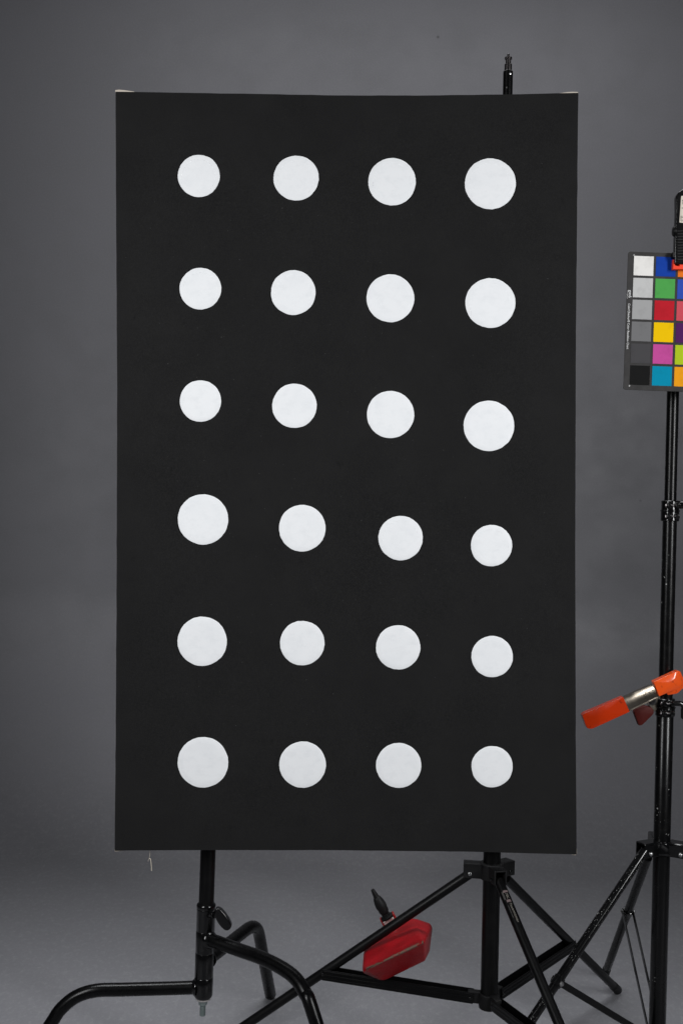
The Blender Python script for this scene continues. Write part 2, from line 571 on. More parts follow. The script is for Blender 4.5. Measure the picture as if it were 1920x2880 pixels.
# raw canvas corner folds
for poly in ([(324.5, 253.5), (335, 252.2), (350, 253.5), (378, 257.5), (378, 262), (325.5, 262)],
             [(1572, 262), (1590, 259.6), (1606, 258.2), (1623.5, 258.6), (1625.8, 263), (1624, 268), (1572, 266)],
             [(322.5, 2388), (325, 2388), (350, 2389), (350, 2392.4), (326, 2394.8), (322.8, 2393.6)],
             [(1600, 2398), (1618, 2396), (1620.6, 2386), (1621.3, 2401), (1617.5, 2405.2), (1607, 2404.3)]):
    bm = bmesh.new(); prism(bm, poly, .004, .03); obj('corner_fold', bm, M['linen'], pt, smooth=False)
q = lambda a: P(280 + a[0] / 6.533, 2340 + a[1] / 6.533, .012)
bm = bmesh.new()
sweep(bm, catmull([q(p) for p in ((924, 330), (928, 390), (925, 440), (914, 485), (892, 540))], 6), .00035, 6, False)
sweep(bm, catmull([q(p) for p in ((912, 492), (926, 488), (941, 505), (950, 580), (957, 650), (957, 712))], 6), .00075, 8, False)
obj('loose_thread', bm, M['thread'], pt)

# ------------------------------------------------------------------ C-stand (left)
YC = .104
A0, A1 = P(585.5, 2392, YC), P(571.5, 2805, YC)
ax = (A1 - A0).normalized()
on = lambda y: A0 + (A1 - A0) * ((y - 2392) / 413.)
foot = on(2805); foot.z = 0
cs = empty('c_stand', foot, 'black three legged steel stand with bent round legs under the left of the painting', 'stand')
rc = W(21.3, YC); rs = W(26, YC)
bm = bmesh.new(); tube(bm, on(700), on(2545), rc, n=40); obj('riser', bm, M['satin'], cs)
bm = bmesh.new()
o0 = on(2538); L = (on(2806) - o0).length
ss = lambda y: (on(y) - o0).length
lathe(bm, o0, ax, [(0, rc * 1.02), (ss(2541), rs * .96), (ss(2544), rs * 1.03), (ss(2552), rs * 1.03), (ss(2554), rs * .99), (ss(2556), rs * 1.02), (ss(2558), rs),
                   (ss(2616), rs), (ss(2616.8), rs * .98), (ss(2618), rs), (ss(2677), rs), (ss(2677.8), rs * .98), (ss(2679), rs), (ss(2746), rs), (ss(2747), rs * .985), (ss(2748), rs * 1.01),
                   (ss(2797), rs * 1.01), (ss(2802), rs * .93), (ss(2806), rs * .8), (ss(2807), rs * .3)], 48)
obj('column', bm, M['gloss'], cs)
bm = bmesh.new(); o1 = on(2806)
s1 = lambda y: (on(y) - o1).length
lathe(bm, o1, ax, [(0, rs * .82), (s1(2810), rs * .80), (s1(2810.2), rs * .2)], 32)
obj('washer', bm, mat('washer_grey', (.5, .48, .47), .5, .5)[0], cs)
bm = bmesh.new(); lathe(bm, on(2810.3), ax, [(0, W(13.2, YC)), (W(14, YC), W(12.6, YC)), (W(18, YC), W(9, YC)), (W(18.2, YC), W(3, YC))], 6, phase=.3)
obj('nut', bm, M['nut'], cs, bev=.0008, angle=20)
bm = bmesh.new(); pr = []
for k in range(24):
    s = W(27.5, YC) * k / 24; pr += [(s, W(7.2, YC)), (s + W(.55, YC), W(8.1, YC))]
lathe(bm, on(2828), ax, pr + [(W(28, YC), W(7, YC))], 24); obj('threaded_foot', bm, M['nut'], cs)
RL = .0142
legs = [fillet([on(2712) + Vector((.0, .012, 0)), P(722, 2592, .325), foot_on((728, 2625), (757, 2779), .47, .012)], [.05]),
        catmull([on(2640), P(600, 2646, .085), P(673, 2672, .05), P(735, 2694, .015), P(790, 2721, -.018), P(830, 2751, -.045), P(858, 2793, -.07), P(880, 2848, -.09), foot_on((866, 2772), (894, 2870), -.14, .012)], 7),
        catmull([on(2776), P(480, 2779.5, .1), P(350, 2783, .09), P(270, 2786, .082), P(215, 2803, .078), P(172, 2838, .074), P(144, 2879, .072), foot_on((172, 2836), (144, 2879), .066, .012)], 7)]
for pts in legs:
    bm = bmesh.new(); sweep(bm, pts, RL, 28); lg = obj('leg', bm, M['tube'], cs)
    # weld collar where the leg meets the column
    d = (pts[2] - pts[0]).normalized(); bm = bmesh.new()
    lathe(bm, pts[0] + d * rs * .82, d, [(0, RL * 1.32), (.003, RL * 1.28), (.006, RL * 1.1), (.009, RL * .9)], 28)
    obj('weld', bm, M['gloss'], lg)
kn = [(480 + x / 5.6, 2360 + y / 5.6) for x, y in ((708, 1096), (760, 1096), (800, 1122), (862, 1190), (915, 1270), (950, 1345), (962, 1385), (930, 1430), (893, 1452), (850, 1440), (800, 1400), (745, 1330), (712, 1270), (690, 1200))]
bm = bmesh.new(); prism(bm, kn, .062, .080); knob = obj('locking_knob', bm, M['gloss'], cs, bev=.0035, seg=4)
bm = bmesh.new(); tube(bm, on(2568) + Vector((.004, -.012, 0)), P(612, 2574, .07), .0062, n=20, cap=.001); tube(bm, P(596, 2570, .078), P(604, 2572, .072), .0088, n=20, cap=.001)
obj('knob_stem', bm, M['gloss'], knob)

# ------------------------------------------------------------------ light stand in the middle, behind the painting's right side
Y2 = .062
B0_, B1_ = P(1427.5, 215, Y2), P(1374.5, 2780, Y2)
on2 = lambda y: B0_ + (B1_ - B0_) * ((y - 215) / 2565.)
ax2 = (B1_ - B0_).normalized(); f = on2(2830); f.z = 0
ls = empty('light_stand', f, 'tall black lighting stand with printed lettering on one leg, behind the right of the painting', 'stand')
bm = bmesh.new(); rr = W(13.6, Y2)
lathe(bm, on2(200.5), ax2, [(0, rr * .9), (W(1.5, Y2), rr), (W(900, Y2), rr)], 36); ris = obj('riser', bm, M['tube'], ls)
bm = bmesh.new(); lathe(bm, on2(211.5) + Vector((W(4, Y2), -rr * .92, 0)), (0.3, -1, 0), [(0, .0028), (.0012, .0026), (.0016, .0015)], 16)
lathe(bm, on2(251) + Vector((-W(5, Y2), -rr * .93, 0)), (-0.3, -1, 0), [(0, .0018), (.001, .0012)], 12)
split_obj('set_screw', bm, M['bolt'], ris)
bm = bmesh.new()
sy = lambda y: (y - 152) * W(1, Y2)
lathe(bm, on2(152), ax2, [(0, W(3, Y2)), (sy(152.5), W(3.6, Y2)), (sy(160), W(3.6, Y2)), (sy(160.4), W(7, Y2)), (sy(162), W(10.4, Y2)), (sy(167), W(10.4, Y2)), (sy(168.5), W(7.6, Y2)), (sy(179.5), W(7.6, Y2)), (sy(181.5), W(10.4, Y2)), (sy(202), W(10.8, Y2))], 36)
obj('spigot', bm, M['spigot'], ls, angle=25)
rcol = W(23.8, Y2)
bm = bmesh.new(); tube(bm, on2(1000), on2(2832), rcol, n=48)
# raised ribs of the extruded column
for a in (-2.1, -1.2, -.35, .6):
    d = Vector((math.cos(a), math.sin(a), 0)) * rcol
    beam(bm, on2(1000) + d, on2(2800) + d, d, .004, .0012)
obj('column', bm, M['satin'], ls)
TH2 = [.863, .863 + 2.0944, .863 - 2.0944]
RT = .0103
legs2 = [(P(1422, 2470, .088), foot_on((1422, 2472), (1741, 2790), .55, RT)),
         (P(1318, 2459, .068), foot_on((1312, 2463), (960, 2701), .172, RT)),
         (P(1401, 2476, .022), foot_on((1401, 2478), (1560, 2855), -.52, RT))]
hubz = on2(2448)
hb = bmesh.new()
lathe(hb, on2(2425), ax2, [(0, rcol * 1.05), (.001, rcol * 1.42), (.034, rcol * 1.42), (.036, rcol * 1.1)], 40)
hub = obj('hub', hb, M['plastic'], ls, bev=.0015)
for k, (p, q_) in enumerate(legs2):
    d = (p - hubz); d.z = 0; d.normalize(); side = Vector((-d.y, d.x, 0)); upv = Vector((0, 0, 1))
    bm = bmesh.new(); reach = (Vector((p.x, p.y, 0)) - Vector((hubz.x, hubz.y, 0))).length + .004
    for s in (-1, 1):
        box(bm, Vector((hubz.x, hubz.y, hubz.z)) + d * (reach * .5 + .008) + side * s * .0122, d, side, upv, reach * .5, .0020, .0155)
    box(bm, Vector((hubz.x, hubz.y, hubz.z + .0136)) + d * (reach * .5 + .008), d, side, upv, reach * .5, .0103, .002)
    fk = obj('leg_bracket', bm, M['plastic'], ls, bev=.0012)
    bm = bmesh.new()
    for s in (-1, 1):
        lathe(bm, Vector((p.x, p.y, hubz.z - .006)) + side * s * .0148 - d * .002, side * s, [(0, .0042), (.0012, .0038), (.002, .0022)], 18)
    split_obj('screw', bm, M['bolt'] if k == 1 else M['gloss'], fk)
    bm = bmesh.new(); pts = [p + (q_ - p) * t for t in (0, .25, .5, .75, 1)]
    sweep(bm, pts, RT, 28)
    lg = obj('leg', bm, M['satin'], ls)
    if k == 2: printed_leg = lg
    # rubber end
    dd = (q_ - p).normalized(); bm = bmesh.new()
    lathe(bm, q_ - dd * .035, dd, [(0, RT * 1.02), (.0005, RT * 1.1), (.034, RT * 1.1), (.038, RT * .8), (.040, RT * .2)], 28)
    obj('foot_cap', bm, M['rubber'], lg)
# lower hub and channel braces
o2 = on2(2792)
bm = bmesh.new(); lathe(bm, o2, ax2, [(0, rcol * 1.05), (.001, rcol * 1.22), (.027, rcol * 1.22), (.032, rcol * 1.16), (.0335, rcol * .9)], 40)
lhub = obj('lower_hub', bm, M['plastic'], ls, bev=.001)


def channel(bm, p, q_, wd, ht, th=.0016, open_up=True, ribs=0):
    p = Vector(p); q_ = Vector(q_); u = (q_ - p).normalized()
    side = u.cross(Vector((0, 0, 1))).normalized(); nrm = side.cross(u); s = 1 if open_up else -1
    c = (p + q_) / 2; h = (q_ - p).length / 2
    box(bm, c - nrm * s * (ht / 2 - th / 2), u, side, nrm, h, wd / 2, th / 2)
    for k in (-1, 1):
        box(bm, c + side * k * (wd / 2 + th / 2), u, side, nrm, h, th / 2, ht / 2)
        for r_ in range(ribs):
            box(bm, c + side * k * (wd / 2 + th * 1.25) + nrm * ht * (-.5 + (r_ + .5) / ribs), u, side, nrm, h * .98, th * .25, ht * .07)


zl = P(1374, 2806, Y2).z
for k, (p, q_) in enumerate(legs2):
    dirn = q_ - p; t = (zl - .0 - p.z + .045) / dirn.z if False else None
    tt = {0: (1606 - 1422) / 319. * .80, 1: None, 2: None}[k]
    # same distance down every leg
    target = p + dirn.normalized() * .395
    d = (target - o2); d.z = 0; d.normalize(); side = Vector((-d.y, d.x, 0))
    st = Vector((o2.x, o2.y, zl)) + d * (rcol * 1.15)
    bm = bmesh.new()
    box(bm, st + d * .010, d, side, Vector((0, 0, 1)), .014, .0075, .0125)
    obj('brace_bracket', bm, M['plastic'], lhub, bev=.0015)
    bm = bmesh.new(); channel(bm, st + d * .012, target, .0215, .0235, ribs=3)
    br = obj('brace', bm, M['satin'], ls, bev=.0004)
    bm = bmesh.new()
    for s in (-1, 1):
        lathe(bm, st + d * .017 + side * s * .013, side * s, [(0, .0036), (.001, .0033), (.0018, .0018)], 16)
        lathe(bm, target - dirn.normalized() * .002 + side * s * .013, side * s, [(0, .0036), (.001, .0033), (.0018, .0018)], 16)
    split_obj('screw', bm, M['gloss'], br)
# printed lettering along the front leg
p, q_ = legs2[2]; u = (q_ - p).normalized()
toeye = (EYE - p); nrm = (toeye - u * toeye.dot(u)).normalized(); sidev = nrm.cross(u)


def leg_pt(px_along, off):
    return p + u * px_along + sidev * off + nrm * (math.sqrt(max(0, RT ** 2 - off ** 2)) + .0003)


def curved_text(body, size, s0, off, sx, m, name, shear=0.):
    o = text_mesh(body, size, m, name, printed_leg, (0, 0, 0), (1, 0, 0), (0, 1, 0), extrude=.0, sx=sx, bold=.00012, shear=shear)
    for v in o.data.vertices:
        # reads down the leg, letters' tops towards the outside edge
        v.co = leg_pt(s0 + v.co.x, off + v.co.y * SGN)
    return o


SGN = 1 if sidev.dot(RIGHT) > 0 else -1
s_at = lambda py: (P(1405, py, p.y).z - p.z) / u.z
k0 = .031
curved_text('PBL', .0068, k0 + .0062, .0020 * SGN, 1.25, M['print'], 'lettering', .2)
curved_text('PhotobrightLighting', .0060, k0 + .030, .0024 * SGN, .92, M['print'], 'lettering')
curved_text('PROFESSIONAL STUDIO', .0022, k0 + .034, -.0024 * SGN, 1.2, M['print_soft'], 'lettering')
for (s0, s1, a, b, mm) in ((0, .0048, -.001, .0085, 'print_rose'), (.0015, .020, -.0048, -.0012, 'print_soft'), (.0215, .0272, -.001, .0072, 'print_rose')):
    bm = bmesh.new(); vs = []
    for i in range(5):
        off = (a + (b - a) * i / 4) * SGN
        vs.append((bm.verts.new(leg_pt(k0 + s0, off)), bm.verts.new(leg_pt(k0 + s1, off))))
    for i in range(4): bm.faces.new((vs[i][0], vs[i][1], vs[i + 1][1], vs[i + 1][0]))
    obj('printed_mark', bm, M[mm], printed_leg)

# ------------------------------------------------------------------ red counterweight hung on the leg
cwp = lambda x, y, Y: P(980 + x / 5.6, 2480 + y / 5.6, Y)
c0 = cwp(700, 1100, .1)
cw = empty('counterweight', c0, 'chipped red cast counterweight with a black plug hanging behind a stand leg', 'weight')
HV = [(285, 975, .150), (240, 1040, .15), (880, 625, .158), (1010, 575, .165), (1190, 950, .0), (1165, 930, .006), (245, 1395, .0), (215, 1330, .05),
      (225, 1440, .03), (470, 1545, .07), (540, 1558, .075), (590, 1545, .078), (1205, 1245, .078), (1060, 580, .175), (1285, 655, .185), (1320, 725, .185), (1275, 1100, .165), (1255, 1150, .14),
      (420, 960, .215), (1000, 720, .225), (1200, 1000, .2), (400, 1330, .17), (1000, 1180, .18), (280, 1150, .18)]
bm = bmesh.new()
for x, y, Y in HV: bm.verts.new(cwp(x, y, Y))
bmesh.ops.convex_hull(bm, input=bm.verts)
bmesh.ops.delete(bm, geom=[v for v in bm.verts if not v.link_faces], context='VERTS')
bmesh.ops.dissolve_limit(bm, angle_limit=R(9), verts=bm.verts, edges=bm.edges)
bmesh.ops.bevel(bm, geom=[e for e in bm.edges if e.calc_face_angle(0) > R(12)], offset=.0032, segments=3, affect='EDGES', profile=.5)
bmesh.ops.triangulate(bm, faces=bm.faces)
for _ in range(6):
    le = [e for e in bm.edges if e.calc_length() > .007]
    if le: bmesh.ops.subdivide_edges(bm, edges=le, cuts=1); bmesh.ops.triangulate(bm, faces=bm.faces)
body = obj('body', bm, M['red'], cw, angle=24)
SEG = [(cwp(245, 1395, .004), cwp(1190, 950, .004), .82, .0085), (cwp(245, 1400, .004), cwp(480, 1550, .07), .6, .006), (cwp(1205, 1245, .078), cwp(1190, 950, .004), .6, .005), (cwp(1190, 950, .004), cwp(1100, 820, .08), .5, .005)]
wa = body.data.attributes.new('wear', 'FLOAT', 'POINT')
for v in body.data.vertices:
    wv_ = 0; pw = v.co
    for a, b, k, rad_ in SEG:
        t = max(0, min(1, (pw - a).dot(b - a) / (b - a).length_squared)); dd_ = (pw - a - (b - a) * t).length
        wv_ = max(wv_, k * .68 * math.exp(-(dd_ / rad_) ** 2))
    wa.data[v.index].value = wv_
a_, b_ = cwp(700, 735, .16), cwp(374, 122, .15)
dn = (b_ - a_).normalized(); Lz = (b_ - a_).length; un = W(1, .16) / 5.6
S0 = Lz - 600 * un
bm = bmesh.new(); lathe(bm, a_, dn, [(0, 40 * un), (S0 + 60 * un, 40 * un)], 20)
obj('neck', bm, M['silver'], cw)
bm = bmesh.new()
fa, fb = frame(dn, RIGHT + UP * .5)
fa = (RIGHT * 0.87 + UP * .49); fa = (fa - dn * fa.dot(dn)).normalized(); fb = dn.cross(fa)
box(bm, a_ + dn * (S0 + 35 * un), dn, fa, fb, 36 * un, 88 * un, 60 * un)
obj('clamp_block', bm, M['silver'], cw, bev=.0012)
for s in (-1, 1):
    bm = bmesh.new(); box(bm, a_ + dn * (S0 + 45 * un) + fa * s * 105 * un + FWD * .004, dn, fa, fb, 62 * un, 14 * un, 50 * un)
    obj('red_strap', bm, M['red_flat'], cw, bev=.001)
bm = bmesh.new()
pr = [(0, 40), (12, 96), (40, 98), (48, 60), (70, 52), (80, 66), (92, 66), (98, 58), (118, 62), (128, 74), (160, 80), (190, 78), (230, 86), (270, 88), (330, 82), (380, 70), (410, 60), (425, 52), (430, 46), (500, 38), (570, 29), (582, 24)]
lathe(bm, a_ + dn * (S0 + 70 * un), dn, [(s * un * 530 / 582., r * un) for s, r in pr], 32)
for i in range(12):
    an = 2 * math.pi * i / 12; dv = fa * math.cos(an) + fb * math.sin(an)
    box(bm, a_ + dn * (S0 + 95 * un) + dv * 96 * un, dn, dv, dn.cross(dv), 13 * un, 8 * un, 9 * un)
obj('plug', bm, M['rubber'], cw)

# ------------------------------------------------------------------ right light stand (holds chart and spring clamp)
Y3 = .154
C0_, C1_ = P(1891, 1100, Y3), P(1848, 2840, Y3)
on3 = lambda y: C0_ + (C1_ - C0_) * ((y - 1100) / 1740.)
ax3 = (C1_ - C0_).normalized(); f = on3(2900); f.z = 0
l3 = empty('chipped_light_stand', f, 'scratched black tripod light stand with chipped paint holding the colour chart at right', 'stand')
bm = bmesh.new(); tube(bm, on3(748), on3(1412), W(16.6, Y3), n=40); obj('riser', bm, M['tube'], l3)
bm = bmesh.new(); tube(bm, on3(1440), on3(1968), W(19.5, Y3), n=40); obj('middle_tube', bm, M['tube_worn'], l3)
bm = bmesh.new(); tube(bm, on3(1990), on3(2925), W(23.4, Y3), n=44, cap=.001); obj('column', bm, M['tube_worn'], l3)


def collar(yt, yb, r, name='collar'):
    """split clamp collar: two stacked cast rings with lugs, bolts and a lever"""
    bm = bmesh.new(); ym = (yt + yb) / 2; n_ = yb - yt
    for (a, b, k) in ((yt, ym - 1, 1.0), (ym + 1, yb, 1.03)):
        o_ = on3(a); L_ = (on3(b) - o_).length
        lathe(bm, o_, ax3, [(0, r * .92 * k), (.0015, r * k), (L_ - .0015, r * k), (L_, r * .93 * k)], 36)
    # centre flange
    lathe(bm, on3(ym - 2.5), ax3, [(0, r * 1.02), (.0007, r * 1.10), (.003, r * 1.10), (.0037, r * 1.02)], 36)
    c = obj(name, bm, M['gloss'], l3, bev=.0006)
    for (y, sx) in ((yt + n_ * .24, 0), (ym + n_ * .26, 1)):
        for k, (xo, hw) in enumerate(((-9.5, 6.3), (12.5, 6.3))):
            bm = bmesh.new()
            cc = on3(y) + RIGHT * W(xo, Y3) - FWD * (r * .93)
            lathe(bm, cc - RIGHT * W(hw, Y3), RIGHT, [(0, W(8, Y3)), (.0008, W(9.6, Y3)), (W(2 * hw, Y3) - .0008, W(9.6, Y3)), (W(2 * hw, Y3), W(8, Y3))], 8, phase=.39)
            obj('lug', bm, M['gloss'], c, bev=.0006, angle=25)
        bm = bmesh.new()
        tube(bm, on3(y) + RIGHT * W(-20, Y3) - FWD * (r * .95), on3(y) + RIGHT * W(20, Y3) - FWD * (r * .95), W(3.2, Y3), n=16)
        lathe(bm, on3(y) + RIGHT * W(-17, Y3) - FWD * (r * .95), -RIGHT, [(0, W(5.5, Y3)), (.001, W(5.5, Y3)), (.003, W(3.5, Y3)), (.004, W(1, Y3))], 6)
        obj('bolt', bm, M['spigot'], c)
    return c


cA = collar(1408, 1466, W(24.5, Y3))
bm = bmesh.new(); cc = on3(1420) - FWD * W(24, Y3)
tube(bm, cc + RIGHT * W(17, Y3), cc + RIGHT * W(78, Y3), W(11, Y3), n=28, cap=.002)
lv = obj('lever', bm, M['gloss'], cA)
bm = bmesh.new(); c2 = cc + RIGHT * W(50, Y3) - UP * W(33, Y3)
box(bm, c2, RIGHT, FWD, UP, W(19, Y3), .006, W(17, Y3)); obj('lever_grip', bm, M['plastic'], lv, bev=.003)
bm = bmesh.new(); box(bm, c2 - FWD * .0063, RIGHT, FWD, UP, W(16, Y3), .0006, W(13, Y3))
obj('grip_insert', bm, mat('grey_knurled_rubber', (.17, .17, .17), .5)[0], lv)
cB = collar(1963, 2014, W(26, Y3))
bm = bmesh.new(); cc = on3(1974) - FWD * W(26, Y3)
sweep(bm, fillet([cc + RIGHT * W(14, Y3), cc + RIGHT * W(44, Y3), cc + RIGHT * W(48, Y3) - UP * W(40, Y3)], [.012]), W(7.5, Y3), 20)
lv2 = obj('lever', bm, M['gloss'], cB)
bm = bmesh.new(); box(bm, cc + RIGHT * W(46.5, Y3) - UP * W(28, Y3), RIGHT, FWD, UP, W(8.7, Y3), .008, W(15, Y3)); obj('lever_grip', bm, M['plastic'], lv2, bev=.002)

# hub, legs and braces
R3 = .0100
legs3 = [(P(1820, 2412, .212), foot_on((1817, 2423), (1704, 2729), .655, R3)),
         (P(1812, 2392, .122), foot_on((1808, 2398), (1514, 2839), -.09, R3)),
         (P(1893, 2386, .124), None)]
hz = on3(2384)
th3 = 1.547 - 2.0944
far_ = legs3[0][1]; rad = math.hypot(far_.x - hz.x, far_.y - hz.y)
legs3[2] = (Vector((hz.x + .05 * math.cos(th3), hz.y + .05 * math.sin(th3), legs3[1][0].z)), Vector((hz.x + .5 * math.cos(th3), hz.y + .5 * math.sin(th3), R3)))
bm = bmesh.new(); lathe(bm, on3(2362), ax3, [(0, W(23, Y3)), (.001, W(31, Y3)), (.026, W(34, Y3)), (.030, W(30, Y3))], 40)
h3 = obj('hub', bm, M['gloss'], l3, bev=.002)
for k, (p, q_) in enumerate(legs3):
    d = (q_ - hz); d.z = 0; d.normalize(); side = Vector((-d.y, d.x, 0))
    reach = .058
    bm = bmesh.new(); cz = P(1850, 2381, Y3).z
    hc = Vector((hz.x, hz.y, cz))
    for s in (-1, 1):
        box(bm, hc + d * (.018 + .022) + side * s * .0130, d, side, Vector((0, 0, 1)), .023, .0016, .0155)
    box(bm, hc + d * (.018 + .022) + Vector((0, 0, .0150)), d, side, Vector((0, 0, 1)), .023, .0142, .0016)
    fk = obj('leg_bracket', bm, M['gloss'], h3, bev=.003, seg=3)
    bm = bmesh.new()
    for s in (-1, 1):
        lathe(bm, hc + d * .045 + side * s * .0146 - Vector((0, 0, .007)), side * s, [(0, .0052), (.0012, .0050), (.003, .0036), (.0038, .0012)], 20)
    split_obj('bolt', bm, M['bolt'], fk)
    bm = bmesh.new(); sweep(bm, [p + (q_ - p) * t for t in (0, .2, .4, .6, .8, 1)], R3, 28)
    lg = obj('leg', bm, M['tube_chipped'] if k == 1 else M['tube'], l3)
    dd = (q_ - p).normalized(); bm = bmesh.new()
    lathe(bm, q_ - dd * .03, dd, [(0, R3 * 1.02), (.0005, R3 * 1.08), (.03, R3 * 1.08), (.034, R3 * .75), (.035, R3 * .2)], 28)
    obj('foot_cap', bm, M['rubber'], lg)
# lever on the hub
bm = bmesh.new(); box(bm, P(1866, 2386, Y3 - .045), (RIGHT * .8 - UP * .6), FWD, (UP * .8 + RIGHT * .6), W(11, .1), .007, W(6, .1))
obj('tightening_knob', bm, M['plastic'], h3, bev=.003)
lowc = on3(2912)
bm = bmesh.new(); lathe(bm, on3(2900), ax3, [(0, W(24, Y3)), (.001, W(31, Y3)), (.018, W(31, Y3)), (.019, W(24, Y3))], 36); obj('lower_collar', bm, M['gloss'], l3)
for k, (p, q_) in enumerate(legs3):
    u = (q_ - p).normalized()
    # brace joins each leg the same distance from the hub
    if k == 1:
        t = (2768 - 2392) / (2839 - 2392.) ; tgt = None
        a = P(1580, 2770, .122 - (.122 + .09) * (P(1580, 2770, 0).z - P(1812, 2392, 0).z) / (foot_on((1808, 2398), (1514, 2839), -.09, R3).z - P(1812, 2392, 0).z))
        dist = (a - p).length
BD = dist
for k, (p, q_) in enumerate(legs3):
    u = (q_ - p).normalized(); side = u.cross(Vector((0, 0, 1))).normalized()
    tgt = p + u * (BD if k != 0 else .20)
    if k == 0: tgt = p + (q_ - p) * .43
    end = Vector((lowc.x, lowc.y, lowc.z)) + Vector((tgt.x - lowc.x, tgt.y - lowc.y, 0)).normalized() * .022
    bm = bmesh.new()
    for s in (-1, 1):
        a = tgt + side * s * .0125; b = end + side * s * .0125
        uu = (b - a).normalized(); nn = side.cross(uu)
        box(bm, (a + b) / 2, uu, side, nn, (b - a).length / 2 + .006, .0012, .0068)
    if k == 1:
        uu = (end - tgt).normalized(); nn = side.cross(uu)
        box(bm, (tgt + end) / 2 + uu * .012 + nn * .0065 * (1 if nn.z > 0 else -1), uu, side, nn, (tgt - end).length / 2 - .012, .0115, .0008)
    br = split_obj('brace', bm, M['tube_worn'], l3, bev=.0006)[0]
    bm = bmesh.new()
    for s in (-1, 1):
        lathe(bm, tgt + side * s * .0138, side * s, [(0, .0055), (.001, .0055), (.0035, .0035), (.004, .001)], 20)
    split_obj('bolt', bm, M['bolt'], br)
    bm = bmesh.new()
    lathe(bm, tgt - u * .012, u, [(0, R3 * 1.02), (.001, R3 * 1.18), (.022, R3 * 1.18), (.023, R3 * 1.02)], 28)
    obj('brace_sleeve', bm, M['gloss'], br)

# ------------------------------------------------------------------ colour chart
YCH = .075
cp = lambda x, y, Y=YCH: P(1740 + x / 5.739, 690 + y / 5.739, Y)
O = cp(240, 170); EX = (cp(597, 183) - O); EY = (cp(227.5, 523) - O)   # column and row steps
ex, ey = EX.normalized(), EY.normalized(); PX, PY = EX.length, EY.length
CU = PX / 357.
ch = empty('colour_chart', cp(800, 2330), 'dark card of bright square colour patches clamped in front of the right stand', 'colour chart')


def chart_poly(x0, y0, x1, y1, r=0, m=5):
    p = [(x0, y0), (x1, y0), (x1, y1), (x0, y1)]
    return rounded(p, r, m) if r else p


def chart_slab(poly, y_front, y_back, shift=None):
    bm = bmesh.new(); a = []; b = []
    for (x, y) in poly:
        q0 = O + ex * x * CU + ey * y * CU
        a.append(bm.verts.new(Vector((q0.x, y_front, q0.z)))); b.append(bm.verts.new(Vector((q0.x, y_back, q0.z))))
    bm.faces.new(a); bm.faces.new(list(reversed(b))); n = len(a)
    for i in range(n):
        j = (i + 1) % n; bm.faces.new((a[j], a[i], b[i], b[j]))
    return bm


W4 = 357 * 4 - 40
obj('board', chart_slab(chart_poly(-97, -69, W4 + 90, 353 * 6 - 38 + 82, 42, 6), YCH, YCH + .0025), M['board'], ch, bev=.0004)
PATCH = [[(242, 240, 236), (202, 202, 201), (168, 168, 168), (119, 119, 120), (74, 73, 75), (24, 24, 24)],
         [(22, 66, 165), (82, 168, 82), (194, 33, 46), (248, 201, 0), (200, 80, 156), (0, 142, 176)],
         [(240, 124, 34), (52, 82, 182), (210, 82, 94), (82, 32, 94), (178, 202, 36), (242, 162, 26)],
         [(115, 82, 68), (194, 150, 130), (98, 122, 157), (87, 108, 67), (133, 128, 177), (103, 189, 170)]]
LAB = [['white', 'pale grey', 'light grey', 'mid grey', 'dark grey', 'black'], ['blue', 'green', 'red', 'yellow', 'magenta', 'cyan'],
       ['orange', 'violet blue', 'coral', 'purple', 'lime', 'amber'], ['brown', 'beige', 'slate blue', 'olive', 'lavender', 'aqua']]
for c in range(4):
    for r in range(6):
        m, nt, b = mat('patch_' + LAB[c][r].replace(' ', '_'), srgb(*PATCH[c][r], .87), .8, 0, .1)
        n1 = noise_node(nt, coords(nt), 45, 4, .6)
        base_c = srgb(*PATCH[c][r], .87); dk = tuple(v * .86 for v in base_c[:3]) + (1,)
        nt.links.new(mix(nt, ramp(nt, n1, [(.5, 0.), (.75, 1.)]), base_c, dk), b.inputs['Base Color'])
        x0 = c * 357; y0 = r * 353
        obj('colour_patch', chart_slab(chart_poly(x0, y0, x0 + 317, y0 + 314), YCH - .0006, YCH + .0004), m, ch, smooth=False, label=LAB[c][r] + ' square patch')
# registration crosses and lettering
for (x, y) in ((-3, -13), (-3, 353 * 6 - 38 + 18)):
    bm = chart_slab(chart_poly(x - 15, y - 2.2, x + 15, y + 2.2), YCH - .0004, YCH + .0002)
    bm2 = chart_slab(chart_poly(x - 2.2, y - 15, x + 2.2, y + 15), YCH - .00045, YCH + .0002)
    me_ = bpy.data.meshes.new('t'); bm2.to_mesh(me_); bm2.free(); bm.from_mesh(me_); bpy.data.meshes.remove(me_)
    obj('registration_cross', bm, M['white_ink'], ch, smooth=False)


def chart_text(body, size, x, y, sx=1., bold=0., name='lettering'):
    q0 = O + ex * x * CU + ey * y * CU; q0.y = YCH - .0006
    return text_mesh(body, size * CU, M['white_ink'], name, ch, q0, ey, ex, bold=bold * CU, extrude=.0001, sx=sx)


chart_text('gm6', 70, -68, 553, 1.05, 0)
chart_text('GretagMacbeth', 15, -92, 592, 1.1)
chart_text('ColorChecker\u00ae Color Rendition Chart', 49, -70, 770, .93, .1)

